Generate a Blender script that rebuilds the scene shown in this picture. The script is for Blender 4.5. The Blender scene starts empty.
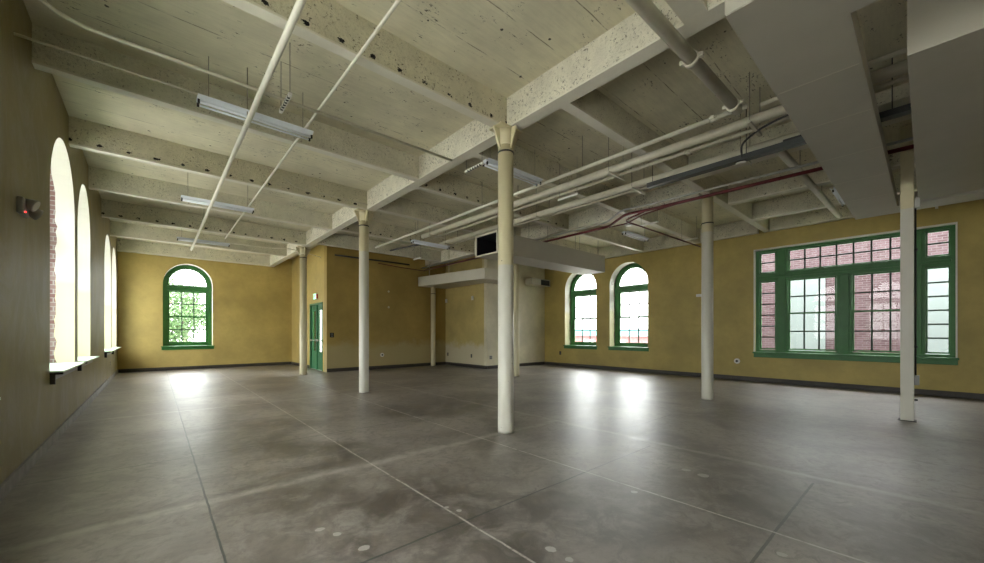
import bpy, bmesh, math, random
from mathutils import Vector, Matrix
random.seed(7)
PI = math.pi
C = bpy.context.scene.collection

# ------------------------------------------------------------------ node helpers
class NT:
    def __init__(s, name):
        s.m = bpy.data.materials.new(name); s.m.use_nodes = True
        s.t = s.m.node_tree; s.t.nodes.clear()
        s.out = s.n('ShaderNodeOutputMaterial'); s.b = s.n('ShaderNodeBsdfPrincipled')
        s.l(s.b.outputs[0], s.out.inputs[0])
        g = s.n('ShaderNodeNewGeometry'); s.pos = g.outputs['Position']; s.nor = g.outputs['Normal']
    def n(s, k, **kw):
        x = s.t.nodes.new(k)
        for a, v in kw.items(): setattr(x, a, v)
        return x
    def l(s, a, b): s.t.links.new(a, b)
    def put(s, i, v):
        if hasattr(v, 'links') or hasattr(v, 'is_linked'): s.l(v, i)
        else: i.default_value = v
    def math(s, op, a, b=0.0, c=0.0, clamp=False):
        x = s.n('ShaderNodeMath', operation=op); x.use_clamp = clamp
        s.put(x.inputs[0], a); s.put(x.inputs[1], b); s.put(x.inputs[2], c)
        return x.outputs[0]
    def sep(s, v):
        x = s.n('ShaderNodeSeparateXYZ'); s.l(v, x.inputs[0]); return x.outputs
    def scale(s, sc, rot=(0, 0, 0), v=None):
        x = s.n('ShaderNodeMapping'); s.l(v or s.pos, x.inputs[0])
        x.inputs['Scale'].default_value = sc; x.inputs['Rotation'].default_value = rot
        return x.outputs[0]
    def noise(s, sc, det=4, rough=.5, v=None, dist=0.0):
        x = s.n('ShaderNodeTexNoise'); s.l(v or s.pos, x.inputs['Vector'])
        x.inputs['Scale'].default_value = sc; x.inputs['Detail'].default_value = det
        x.inputs['Roughness'].default_value = rough; x.inputs['Distortion'].default_value = dist
        return x.outputs[0]
    def vor(s, sc, v=None, rnd=1.0):
        x = s.n('ShaderNodeTexVoronoi'); s.l(v or s.pos, x.inputs['Vector'])
        x.inputs['Scale'].default_value = sc; x.inputs['Randomness'].default_value = rnd
        return x.outputs[0]
    def ramp(s, f, a, b):
        x = s.n('ShaderNodeMapRange'); s.l(f, x.inputs[0])
        x.inputs[1].default_value = a; x.inputs[2].default_value = b
        return x.outputs[0]
    def mix(s, f, a, b):
        x = s.n('ShaderNodeMix', data_type='RGBA')
        s.put(x.inputs[0], f)
        for i, v in ((6, a), (7, b)):
            if isinstance(v, tuple): x.inputs[i].default_value = (*v[:3], 1)
            else: s.l(v, x.inputs[i])
        return x.outputs[2]
    def done(s, col, rough=.6, bump=None, bs=.3, bd=.01, spec=.4, metal=0.0):
        if isinstance(col, tuple): s.b.inputs['Base Color'].default_value = (*col[:3], 1)
        else: s.l(col, s.b.inputs['Base Color'])
        s.put(s.b.inputs['Roughness'], rough); s.b.inputs['Metallic'].default_value = metal
        s.b.inputs['Specular IOR Level'].default_value = spec
        if bump is not None:
            x = s.n('ShaderNodeBump'); x.inputs['Strength'].default_value = bs; x.inputs['Distance'].default_value = bd
            s.l(bump, x.inputs['Height']); s.l(x.outputs[0], s.b.inputs['Normal'])
        return s.m

def simple(name, col, rough=.55, var=.12, sc=6., metal=0., spec=.4, bump=0.):
    k = NT(name); n = k.noise(sc, 5, .6)
    d = tuple(c * (1 - var) for c in col); u = tuple(min(1, c * (1 + var)) for c in col)
    return k.done(k.mix(k.ramp(n, .3, .7), d, u), rough, n if bump else None, bump or .1, .004, spec, metal)

def line(k, coord, at, w):   # 1 on a thin straight joint
    d = k.math('ABSOLUTE', k.math('SUBTRACT', coord, at))
    return k.math('LESS_THAN', d, w)

# ------------------------------------------------------------------ materials
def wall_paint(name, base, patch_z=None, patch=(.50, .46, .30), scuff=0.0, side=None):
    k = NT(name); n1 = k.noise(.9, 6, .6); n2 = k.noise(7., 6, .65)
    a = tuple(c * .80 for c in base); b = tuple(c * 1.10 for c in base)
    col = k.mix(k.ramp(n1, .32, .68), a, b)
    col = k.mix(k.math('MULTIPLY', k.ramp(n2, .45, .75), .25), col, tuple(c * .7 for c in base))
    if scuff:
        s1 = k.noise(1.3, 8, .75, k.scale((1, 1.1, .6)), 1.2)
        col = k.mix(k.math('MULTIPLY', k.ramp(s1, .47, .62), scuff), col, (.25, .225, .165))
    if patch_z:
        z = k.sep(k.pos)[2]
        e = k.math('ADD', z, k.math('MULTIPLY', k.math('SUBTRACT', k.noise(1.3, 8, .7), .5), 1.1))
        col = k.mix(k.ramp(e, patch_z + .16, patch_z - .12), col, patch)
    return k.done(col, .5, n2, .25, .01, .35)

OCHRE = (.50, .385, .135)
M = {}
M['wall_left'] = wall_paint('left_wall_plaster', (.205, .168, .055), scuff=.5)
M['wall'] = wall_paint('ochre_wall_paint', OCHRE)
M['wall_right'] = wall_paint('right_wall_paint', (.47, .37, .12))
M['wall_patch'] = wall_paint('ochre_paint_with_bare_band', (.40, .285, .085), patch_z=1.05, patch=(.42, .345, .17))
M['wall_block'] = wall_paint('block_paint_with_bare_band', (.50, .40, .155), patch_z=1.0, patch=(.55, .50, .35))
M['wall_cream'] = wall_paint('cream_plaster', (.62, .57, .42))
M['white_band'] = simple('soffit_board', (.56, .53, .44), .6, .05, 2.)
M['drywall'] = simple('duct_board', (.43, .41, .35), .55, .05, 1.5)
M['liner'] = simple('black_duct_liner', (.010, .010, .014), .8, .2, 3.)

def reveal_mat():
    k = NT('window_reveal_plaster'); z = k.sep(k.pos)[2]
    n = k.noise(5, 5, .6)
    c = k.mix(k.ramp(z, 2.35, 2.5), (.60, .56, .36), (.62, .61, .54))
    c = k.mix(k.math('MULTIPLY', k.ramp(n, .45, .8), .15), c, (.6, .56, .4))
    return k.done(c, .55, n, .15, .006)
M['reveal'] = reveal_mat()

def brick_mat(name, c1, c2, mortar, horiz='Y', sc=1.0, pale=0.0):
    k = NT(name); p = k.sep(k.pos)
    # two horizontal axes share one running coordinate so bricks show on every vertical face
    h = k.math('ADD', p[0], p[1])
    cb = k.n('ShaderNodeCombineXYZ'); k.l(h, cb.inputs[0]); k.l(p[2], cb.inputs[1])
    b = k.n('ShaderNodeTexBrick'); k.l(cb.outputs[0], b.inputs['Vector'])
    b.inputs['Scale'].default_value = sc
    b.inputs['Brick Width'].default_value = .22; b.inputs['Row Height'].default_value = .075
    b.inputs['Mortar Size'].default_value = .007
    b.inputs['Color1'].default_value = (*c1, 1); b.inputs['Color2'].default_value = (*c2, 1); b.inputs['Mortar'].default_value = (*mortar, 1)
    n = k.noise(1.4, 7, .7)
    col = b.outputs['Color']
    if pale: col = k.mix(k.math('MULTIPLY', k.ramp(n, .50, .60), pale), col, (.13, .115, .11))
    return k.done(col, .85, b.outputs['Fac'], -.4, .01, .2)
M['brick'] = brick_mat('old_brick', (.19, .105, .095), (.27, .20, .185), (.33, .31, .29))
M['brick_ext'] = brick_mat('neighbour_brick', (.045, .024, .026), (.070, .043, .048), (.105, .095, .10), pale=.15)

def ceiling_mat(name, base, axis=1, pitch=.62, boards=.8, speck=.62, dens=.52):
    k = NT(name); p = k.sep(k.pos)
    st = (.35, 3.0, 1) if axis == 1 else (3.0, .35, 1)
    n1 = k.noise(1.1, 5, .6); grain = k.noise(9., 5, .65, k.scale(st))
    col = k.mix(k.ramp(n1, .3, .7), tuple(c * .82 for c in base), tuple(min(1, c * 1.1) for c in base))
    col = k.mix(k.math('MULTIPLY', k.ramp(grain, .42, .70), .28), col, tuple(c * .62 for c in base))
    # board joints
    wob = k.math('MULTIPLY', k.noise(2.0, 3), .03)
    f = k.math('FRACT', k.math('DIVIDE', k.math('ADD', p[axis], wob), pitch))
    ln = k.math('LESS_THAN', f, .022)
    brk = k.ramp(k.noise(3.2, 4, .7, k.scale((1, 1.7, 1))), .44, .6)
    col = k.mix(k.math('MULTIPLY', k.math('MULTIPLY', ln, brk), boards), col, (.16, .13, .09))
    # dark flecks gathered in clusters
    fl = k.ramp(k.noise(24., 4, .7, k.scale((.6, 1.3, 1))), .57, .60)
    cl = k.ramp(k.noise(1.9, 6, .75), .54, .60)
    col = k.mix(k.math('MULTIPLY', k.math('MULTIPLY', fl, cl), .85), col, (.05, .045, .035))
    fl2 = k.math('LESS_THAN', k.math('ADD', k.vor(3.0), k.math('MULTIPLY', k.math('SUBTRACT', k.noise(30.), .5), .10)), .06)
    col = k.mix(k.math('MULTIPLY', fl2, .9), col, (.03, .028, .022))
    return k.done(col, .7, grain, .35, .01, .25)
M['ceiling'] = ceiling_mat('painted_board_ceiling', (.71, .665, .50), 1)

def beam_mat(name, base, holes=0, hol_z=4.66, dens=.47):
    k = NT(name); p = k.sep(k.pos)
    n1 = k.noise(3.0, 5, .65); n2 = k.noise(34., 4, .7)
    col = k.mix(k.ramp(n1, .3, .7), tuple(c * .85 for c in base), tuple(min(1, c * 1.08) for c in base))
    pit = k.math('MULTIPLY', k.ramp(n2, .52, .66), k.ramp(k.noise(1.8, 4), .30, .55))
    col = k.mix(k.math('MULTIPLY', pit, .45), col, (.30, .27, .18))
    fl = k.ramp(k.noise(28., 5, .75), .57, .61); cl = k.ramp(k.noise(2.4, 6, .75), dens, dens+.08)
    col = k.mix(k.math('MULTIPLY', k.math('MULTIPLY', fl, cl), .85), col, (.05, .045, .03))
    if holes:
        ax = 0 if holes == 1 else 1
        fx = k.math('SUBTRACT', k.math('FRACT', k.math('DIVIDE', k.math('ADD', p[ax], k.math('MULTIPLY', k.noise(1.1), .25)), .36)), .5)
        dx = k.math('MULTIPLY', fx, .36 / .045); dz = k.math('DIVIDE', k.math('SUBTRACT', p[2], hol_z), .030)
        d = k.math('ADD', k.math('MULTIPLY', dx, dx), k.math('MULTIPLY', dz, dz))
        d = k.math('ADD', d, k.math('MULTIPLY', k.math('SUBTRACT', k.noise(26., 5, .7), .42), 5.))
        col = k.mix(k.math('LESS_THAN', d, 1.0), col, (.012, .011, .010))
    return k.done(col, .75, n2, .9, .02, .2)
M['beam'] = beam_mat('rough_beam_plaster', (.66, .63, .50), 0)
M['beam_holes'] = beam_mat('beam_plaster_with_holes', (.65, .61, .46), 1)
M['girder'] = beam_mat('girder_plaster', (.76, .73, .61), 0, dens=.42)
M['flange'] = simple('painted_flange', (.70, .67, .57), .5, .07, 3.)
M['pipe'] = simple('cream_painted_pipe', (.60, .57, .46), .42, .08, 5.)
M['pipe_white'] = simple('white_painted_pipe', (.68, .66, .56), .4, .06, 5.)
M['conduit'] = simple('steel_conduit', (.42, .42, .40), .35, .08, 8., .3)
M['red'] = simple('red_painted_pipe', (.11, .012, .014), .4, .15, 6.)
M['tray'] = simple('blue_grey_cable_tray', (.050, .055, .056), .45, .1, 6.)
M['black'] = simple('black_plastic', (.015, .015, .016), .5, .1, 6.)
M['wire'] = simple('thin_wire', (.30, .28, .22), .5, .1, 6.)
M['lamp_metal'] = simple('white_lamp_housing', (.74, .78, .84), .35, .04, 4.)
M['tube'] = simple('fluorescent_tube_glass', (.86, .90, .96), .2, .02, 4.)
M['plate'] = simple('white_plate', (.74, .73, .68), .4, .04, 6.)
M['plate_grey'] = simple('grey_plate', (.25, .25, .24), .45, .06, 6.)
M['green'] = simple('green_window_paint', (.032, .150, .034), .42, .12, 5., spec=.5)
M['green_door'] = simple('green_door_paint', (.045, .18, .085), .38, .12, 5., spec=.5)
M['muntin'] = simple('dark_muntin_paint', (.030, .055, .040), .5, .1, 5.)
M['sill_pale'] = simple('pale_green_sill_paint', (.62, .78, .64), .35, .06, 5.)
M['metal_dark'] = simple('dark_steel', (.05, .05, .05), .45, .15, 8., .4)
M['silver'] = simple('brushed_silver', (.60, .60, .60), .3, .06, 9., .8)
M['base'] = simple('dark_baseboard', (.045, .038, .032), .5, .2, 4.)
M['base_left'] = simple('scuffed_left_baseboard', (.17, .155, .14), .45, .35, 5.)

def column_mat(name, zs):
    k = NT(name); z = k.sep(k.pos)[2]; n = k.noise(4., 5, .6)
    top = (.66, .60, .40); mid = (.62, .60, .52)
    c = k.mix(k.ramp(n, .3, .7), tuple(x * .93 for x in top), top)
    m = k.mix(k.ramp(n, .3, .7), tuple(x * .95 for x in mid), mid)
    c = k.mix(k.math('LESS_THAN', z, zs), c, m)  # brightness step of merged exposures, put into the column colour
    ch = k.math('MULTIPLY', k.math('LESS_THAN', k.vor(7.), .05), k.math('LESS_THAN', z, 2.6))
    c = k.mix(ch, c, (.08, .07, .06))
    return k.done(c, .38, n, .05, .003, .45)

def floor_mat():
    k = NT('polished_concrete'); p = k.sep(k.pos); x, y = p[0], p[1]
    n1 = k.noise(.55, 8, .62, dist=.6); n2 = k.noise(2.6, 8, .7, dist=.8); n3 = k.noise(18., 5, .7)
    c = k.mix(k.ramp(n1, .40, .60), (.046, .035, .027), (.205, .178, .152))
    c = k.mix(k.math('MULTIPLY', k.ramp(n2, .46, .62), .6), c, (.245, .222, .195))
    c = k.mix(k.math('MULTIPLY', k.ramp(n3, .50, .72), .45), c, (.05, .043, .038))
    n4 = k.noise(5.5, 7, .75, dist=1.5)
    c = k.mix(k.math('MULTIPLY', k.ramp(n4, .50, .62), .6), c, (.062, .052, .045))
    # slab-to-slab tone
    wn = k.n('ShaderNodeTexWhiteNoise'); cb = k.n('ShaderNodeCombineXYZ')
    k.l(k.math('FLOOR', k.math('DIVIDE', k.math('ADD', x, 1.25), 1.6)), cb.inputs[0])
    k.l(k.math('FLOOR', k.math('DIVIDE', k.math('ADD', y, .92), 1.72)), cb.inputs[1]); k.l(cb.outputs[0], wn.inputs['Vector'])
    c = k.mix(k.math('MULTIPLY', wn.outputs[0], .22), c, (.07, .062, .055))
    # pale worn bands left by removed partitions
    wob = k.math('MULTIPLY', k.math('SUBTRACT', k.noise(1.2, 5), .5), .25)
    def band(coord, at, w, s):
        d = k.math('ABSOLUTE', k.math('SUBTRACT', k.math('ADD', coord, wob), at))
        return k.math('MULTIPLY', k.math('MULTIPLY', k.ramp(d, w, w * .3), s), k.ramp(k.noise(5., 5, .7), .3, .55))
    bx = k.math('LESS_THAN', x, 5.2)
    c = k.mix(k.math('MULTIPLY', band(y, 4.22, .09, .5), bx), c, (.34, .31, .275))
    c = k.mix(k.math('MULTIPLY', band(x, 5.15, .07, .5), k.math('LESS_THAN', y, 14.)), c, (.32, .295, .265))
    c = k.mix(band(y, 9.45, .06, .35), c, (.45, .42, .38))
    jit = k.math('MULTIPLY', k.math('SUBTRACT', k.noise(3., 3), .5), .02)
    xj = k.math('ADD', x, jit); yj = k.math('ADD', y, jit)
    dark = line(k, xj, .35, .008)
    for v in (6.7, 8.3): dark = k.math('MAXIMUM', dark, k.math('MULTIPLY', line(k, xj, v, .006), .7))
    for v, lo, hi in ((2.44, -2, 4.95), (.76, -2, 4.95), (3.12, 5.2, 7.1), (5.9, -2, 3.5), (7.75, -2, 3.5), (11.2, -2, 14), (13., -2, 9), (5.8, 6.5, 14)):
        dark = k.math('MAXIMUM', dark, k.math('MULTIPLY', k.math('MULTIPLY', line(k, yj, v, .010), .85), k.math('MULTIPLY', k.math('GREATER_THAN', x, lo), k.math('LESS_THAN', x, hi))))
    c = k.mix(k.math('MULTIPLY', dark, .95), c, (.015, .02, .018))
    lite = line(k, xj, 1.865, .009)
    lite = k.math('MAXIMUM', lite, line(k, xj, 3.50, .011))
    lg = k.math('MULTIPLY', lite, k.ramp(k.noise(9., 4, .7), .33, .50))
    c = k.mix(k.math('MULTIPLY', lg, .6), c, (.46, .43, .39))
    # round pale patches of filler
    for (sx, sy, r) in ((2.06, 1.73, .05), (2.06, 1.57, .04), (4.37, 1.75, .06), (4.34, 1.56, .07), (3.4, 1.83, .04), (3.19, .65, .04), (.95, 3.07, .05), (1.02, 2.91, .04), (1.89, 2.74, .03), (1.93, 2.62, .03), (1.1, 2.6, .05)):
        dx = k.math('SUBTRACT', x, sx); dy = k.math('SUBTRACT', y, sy)
        d = k.math('ADD', k.math('SQRT', k.math('ADD', k.math('MULTIPLY', dx, dx), k.math('MULTIPLY', dy, dy))), k.math('MULTIPLY', k.math('SUBTRACT', k.noise(14.), .5), .05))
        c = k.mix(k.math('MULTIPLY', k.math('LESS_THAN', d, r*.72), .9), c, (.30, .285, .26))
    r = k.math('ADD', .20, k.math('ADD', k.math('MULTIPLY', n2, .30), k.math('MULTIPLY', n4, .12)))
    h = k.math('SUBTRACT', k.math('MULTIPLY', n2, .35), k.math('MAXIMUM', dark, lite))
    k.b.inputs['Coat Weight'].default_value = .35; k.b.inputs['Coat Roughness'].default_value = .52; k.b.inputs['Coat IOR'].default_value = 1.7
    return k.done(c, r, h, .5, .012, 1.0)
M['floor'] = floor_mat()

def glass_mat():
    m = bpy.data.materials.new('window_glass'); m.use_nodes = True; t = m.node_tree; t.nodes.clear()
    o = t.nodes.new('ShaderNodeOutputMaterial'); mx = t.nodes.new('ShaderNodeMixShader')
    tr = t.nodes.new('ShaderNodeBsdfTransparent'); gl = t.nodes.new('ShaderNodeBsdfGlossy')
    lw = t.nodes.new('ShaderNodeLayerWeight'); lw.inputs['Blend'].default_value = .5
    pw = t.nodes.new('ShaderNodeMath'); pw.operation = 'POWER'; t.links.new(lw.outputs['Facing'], pw.inputs[0]); pw.inputs[1].default_value = 4.5
    fr = t.nodes.new('ShaderNodeMath'); fr.operation = 'MULTIPLY_ADD'; t.links.new(pw.outputs[0], fr.inputs[0]); fr.inputs[1].default_value = .7; fr.inputs[2].default_value = .04
    tr.inputs[0].default_value = (.95, .97, .96, 1); gl.inputs['Roughness'].default_value = .03
    t.links.new(fr.outputs[0], mx.inputs[0]); t.links.new(tr.outputs[0], mx.inputs[1]); t.links.new(gl.outputs[0], mx.inputs[2]); t.links.new(mx.outputs[0], o.inputs[0])
    return m
M['glass'] = glass_mat()
def emit(name, col, st):
    m = bpy.data.materials.new(name); m.use_nodes = True; b = m.node_tree.nodes['Principled BSDF']
    b.inputs['Base Color'].default_value = (*col, 1); b.inputs['Emission Color'].default_value = (*col, 1); b.inputs['Emission Strength'].default_value = st
    return m
M['exit_face'] = emit('exit_sign_face', (.25, .85, .40), 1.0)
M['led_red'] = emit('red_indicator', (1, .05, .05), 1.)
M['exit_red'] = simple('exit_lettering_red', (.55, .02, .02), .5, .05)
M['leaf'] = simple('tree_leaves', (.055, .11, .035), .7, .4, 1.5)
M['bark'] = simple('tree_bark', (.12, .09, .07), .8, .3, 6.)
M['grass'] = simple('pale_paving', (.46, .44, .41), .9, .15, .6)
M['pale_panel'] = simple('pale_boarded_panel', (.135, .168, .163), .6, .05, .8)
M['teal_roof'] = simple('teal_metal_roof', (.10, .22, .23), .5, .08, 1.)
M['red_wall'] = simple('pinkish_red_wall', (.24, .10, .10), .8, .1, .8)

# ------------------------------------------------------------------ mesh helpers
def link(name, me, parent=None, mats=()):
    o = bpy.data.objects.new(name, me); C.objects.link(o)
    for m in mats: me.materials.append(m)
    if parent is not None:
        o.parent = parent; o.matrix_parent_inverse = Matrix.Translation(-Vector(parent.location)) if parent.rotation_euler[2] == 0 and parent.parent is None else Matrix()
        # meshes are modelled in world coordinates; bring them into the parent's frame instead of keeping an inverse
        v = Vector(parent.location) if parent.parent is None else WORLD_OFF.get(parent.name, Vector())
        for p in me.vertices: p.co -= v
        o.matrix_parent_inverse = Matrix()
        WORLD_OFF[o.name] = v
    return o
WORLD_OFF = {}

class B:
    def __init__(s): s.bm = bmesh.new()
    def box(s, a, b, bev=0.0, mi=0):
        x0, y0, z0 = a; x1, y1, z1 = b
        t = bmesh.new()
        v = [t.verts.new(p) for p in ((x0,y0,z0),(x1,y0,z0),(x1,y1,z0),(x0,y1,z0),(x0,y0,z1),(x1,y0,z1),(x1,y1,z1),(x0,y1,z1))]
        for f in ((0,3,2,1),(4,5,6,7),(0,1,5,4),(1,2,6,5),(2,3,7,6),(3,0,4,7)): t.faces.new([v[i] for i in f]).material_index = mi
        bmesh.ops.recalc_face_normals(t, faces=t.faces)
        if bev: bmesh.ops.bevel(t, geom=list(t.edges), offset=bev, segments=2, affect='EDGES', profile=.5)
        s.merge(t, mi); return s
    def merge(s, t, mi=None):
        mp = {}
        for v in t.verts: mp[v] = s.bm.verts.new(v.co)
        for f in t.faces:
            try:
                g = s.bm.faces.new([mp[v] for v in f.verts]); g.smooth = f.smooth; g.material_index = f.material_index if mi is None else mi
            except ValueError: pass
        t.free()
    def tube(s, pts, r, n=14, cap=True, mi=0, smooth=True):
        pts = [Vector(p) for p in pts]; rings = []; up = None
        rr = r if isinstance(r, (list, tuple)) else [r] * len(pts)
        for i, p in enumerate(pts):
            if i == 0: d = pts[1] - p
            elif i == len(pts) - 1: d = p - pts[i-1]
            else: d = (pts[i+1] - p).normalized() + (p - pts[i-1]).normalized()
            if d.length < 1e-9: d = Vector((0,0,1))
            d.normalize()
            if up is None: up = Vector((0,0,1)) if abs(d.z) < .9 else Vector((1,0,0))
            a = d.cross(up).normalized(); b = a.cross(d).normalized(); up = b
            rings.append([s.bm.verts.new(p + (a*math.cos(2*PI*k/n) + b*math.sin(2*PI*k/n))*rr[i]) for k in range(n)])
        for q in range(len(rings)-1):
            for k in range(n):
                f = s.bm.faces.new([rings[q][k], rings[q][(k+1)%n], rings[q+1][(k+1)%n], rings[q+1][k]]); f.smooth = smooth; f.material_index = mi
        if cap:
            for rg in (rings[0], rings[-1]):
                f = s.bm.faces.new(rg); f.material_index = mi
        bmesh.ops.recalc_face_normals(s.bm, faces=s.bm.faces)
        return s
    def prism(s, poly, z0, z1, mi=0):
        lo = [s.bm.verts.new((x, y, z0)) for x, y in poly]; hi = [s.bm.verts.new((x, y, z1)) for x, y in poly]
        n = len(poly)
        fs = [s.bm.faces.new(lo), s.bm.faces.new(hi)] + [s.bm.faces.new([lo[i], lo[(i+1)%n], hi[(i+1)%n], hi[i]]) for i in range(n)]
        for f in fs: f.material_index = mi
        bmesh.ops.recalc_face_normals(s.bm, faces=fs); return s
    def quad(s, ps, mi=0):
        f = s.bm.faces.new([s.bm.verts.new(p) for p in ps]); f.material_index = mi; return f
    def sphere(s, c, r, sc=(1,1,1), n=12):
        t = bmesh.new(); bmesh.ops.create_uvsphere(t, u_segments=n, v_segments=max(6, n//2), radius=r)
        for v in t.verts: v.co = Vector((v.co.x*sc[0], v.co.y*sc[1], v.co.z*sc[2])) + Vector(c)
        for f in t.faces: f.smooth = True
        s.merge(t); return s
    def obj(s, name, m, parent=None):
        me = bpy.data.meshes.new(name); s.bm.to_mesh(me); s.bm.free()
        return link(name, me, parent, m if isinstance(m, (list, tuple)) else [m])

def bend(pts, rad, seg=6):
    pts = [Vector(p) for p in pts]; out = [pts[0]]
    for i in range(1, len(pts)-1):
        a, b, c = pts[i-1], pts[i], pts[i+1]
        u = (a-b).normalized(); w = (c-b).normalized(); r = min(rad, (a-b).length*.45, (c-b).length*.45)
        p, q = b+u*r, b+w*r
        for k in range(seg+1):
            t = k/seg; out.append(p*(1-t)**2 + b*2*t*(1-t) + q*t*t)
    return out + [pts[-1]]

def tag(o, label, cat, group=None, kind='thing'):
    o['label'] = label; o['category'] = cat; o['kind'] = kind
    if group: o['group'] = group
    return o
def thing(name, loc, label, cat, group=None):
    o = bpy.data.objects.new(name, None); C.objects.link(o); o.location = loc; o.empty_display_size = .1
    return tag(o, label, cat, group)
def structure(o): o['kind'] = 'structure'; return o
def sempty(name, loc):
    o = bpy.data.objects.new(name, None); C.objects.link(o); o.location = loc; return structure(o)
def dup(root, loc, label):
    r = root.copy(); C.objects.link(r); r.location = loc; r['label'] = label
    for ch in list(root.children):
        c = ch.copy(); C.objects.link(c); c.parent = r
        for g in list(ch.children):
            d = g.copy(); C.objects.link(d); d.parent = c
    return r

# ------------------------------------------------------------------ dimensions
XL, XR, YB, YF, ZC = -1.05, 14.05, -5.0, 20.2, 5.04
XS, YS = 4.95, 15.2            # far-right corner recess
ZB = 4.58                      # beam bottoms

left  = lambda u, z, w: (XL - w, u, z)
right = lambda u, z, w: (XR + w, u, z)
far   = lambda u, z, w: (u, YF + w, z)
back  = lambda u, z, w: (u, YB - w, z)
stub  = lambda u, z, w: (XS + w, u, z)

def wall(name, mp, u0, u1, ops, T, mats, wb=.24, zt=ZC, z0=-.1):
    b = B(); q = b.quad; N = 20
    def slab(a, c, za, zb):
        q([mp(a, za, 0), mp(c, za, 0), mp(c, zb, 0), mp(a, zb, 0)], 0)
        q([mp(a, za, T), mp(c, za, T), mp(c, zb, T), mp(a, zb, T)], 2)
    cur = u0
    for (a, c, sill, zs, rz, depth) in sorted(ops):
        slab(cur, a, z0, zt); cur = c
        if sill > z0: slab(a, c, z0, sill)
        uc, r = (a+c)/2, (c-a)/2
        if rz: arc = [(uc - r*math.cos(PI*k/N), zs + rz*math.sin(PI*k/N)) for k in range(N+1)]
        else: arc = [(a, zs), (c, zs)]
        for k in range(len(arc)-1):
            (ua, za), (ub, zb) = arc[k], arc[k+1]
            for w, mi in ((0, 0), (T, 2)): q([mp(ua, za, w), mp(ub, zb, w), mp(ub, zt, w), mp(ua, zt, w)], mi)
        # reveal: plaster inside, ragged line, brick outside
        prof = [(a, max(sill, z0) + (zs-max(sill, z0))*k/26) for k in range(27)] + arc[1:-1] + [(c, zs - (zs-max(sill, z0))*k/26) for k in range(27)]
        dp = [depth + random.uniform(-.022, .022) for _ in prof]
        for k in range(len(prof)-1):
            (ua, za), (ub, zb) = prof[k], prof[k+1]
            q([mp(ua, za, 0), mp(ub, zb, 0), mp(ub, zb, dp[k+1]), mp(ua, za, dp[k])], 1)
            q([mp(ua, za, dp[k]), mp(ub, zb, dp[k+1]), mp(ub, zb, T), mp(ua, za, T)], 2)
        if sill > z0: q([mp(a, sill, 0), mp(c, sill, 0), mp(c, sill, T), mp(a, sill, T)], 1)
    slab(cur, u1, z0, zt)
    for u in (u0, u1): q([mp(u, z0, 0), mp(u, zt, 0), mp(u, zt, T), mp(u, z0, T)], 0)
    q([mp(u0, zt, 0), mp(u1, zt, 0), mp(u1, zt, T), mp(u0, zt, T)], 2)
    bmesh.ops.remove_doubles(b.bm, verts=b.bm.verts, dist=1e-5)
    return structure(b.obj(name, mats))

RZ = .86
LW = [(-4.3, -2.3), (.35, 2.35), (2.75, 4.75), (7.75, 9.88), (10.22, 12.05), (15.2, 17.35), (17.6, 19.65)]  # first opening is out of view, added to light the duct end faces
LWo = [(a, c, .98, 3.42, 1.02, .22) for a, c in LW]
FWo = [(.25, 1.87, .95, 3.50, RZ, .34)]
RWa = [(7.02, 8.65, .93, 3.44, RZ, .34), (9.28, 10.93, .93, 3.44, RZ, .34)]
RWb = [(-.43, 3.57, .90, 4.06, 0, .5)]
BWo = []
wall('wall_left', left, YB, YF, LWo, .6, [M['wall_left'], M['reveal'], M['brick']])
wall('wall_right', right, YB, 12.35, RWa + RWb, .6, [M['wall_right'], M['reveal'], M['brick']])
wall('wall_far', far, XL - .6, XS + .3, FWo, .6, [M['wall'], M['reveal'], M['brick']])
wall('wall_back', back, XL - .6, XR + .6, BWo, .6, [M['wall'], M['reveal'], M['brick']])
DOOR = (15.66, 17.30, -.1, 2.72, 0, .3)
wall('wall_stub', stub, YS + .3, YF, [DOOR], .15, [M['wall'], M['wall_cream'], M['brick']], z0=-.1)
b = B(); b.box((XS, YS, -.1), (10.62, YS + .3, ZC)); structure(b.obj('wall_recess', M['wall_patch']))
b = B(); b.box((10.42, 12.35, -.1), (10.62, YS, ZC)); structure(b.obj('wall_block_west', M['wall_block']))
b = B(); b.box((10.42, 12.15, -.1), (XR + .3, 12.35, ZC)); structure(b.obj('wall_block_south', M['wall_cream']))

b = B(); b.box((XL - .6, YB - .6, -.25), (XR + .6, YF + .6, 0)); structure(b.obj('floor', M['floor']))
b = B(); b.prism([(XL-.6, YB-.6), (XR+.6, YB-.6), (XR+.6, YS+.3), (XS+.3, YS+.3), (XS+.3, YF+.6), (XL-.6, YF+.6)], ZC, ZC + .3); structure(b.obj('ceiling', M['ceiling']))

def baseboard(name, p, q, nrm, m, h=.13, t=.025):
    (x0, y0), (x1, y1) = p, q; nx, ny = nrm
    xs = sorted((x0, x1, x0+nx*t, x1+nx*t)); ys = sorted((y0, y1, y0+ny*t, y1+ny*t))
    b = B(); b.box((xs[0], ys[0], 0), (xs[-1], ys[-1], h), .004); return structure(b.obj(name, m))
baseboard('baseboard_left', (XL, YB), (XL, YF), (1, 0), M['base_left'])
baseboard('baseboard_right', (XR, YB), (XR, 12.15), (-1, 0), M['base'])
baseboard('baseboard_far', (XL, YF), (XS, YF), (0, -1), M['base'])
baseboard('baseboard_stub', (XS, 17.38), (XS, YF), (-1, 0), M['base'])
baseboard('baseboard_recess', (XS, YS), (10.42, YS), (0, -1), M['base'])
baseboard('baseboard_block_west', (10.42, 12.15), (10.42, YS), (-1, 0), M['base'])
baseboard('baseboard_block_south', (10.42, 12.15), (XR, 12.15), (0, -1), M['base'])

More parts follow.
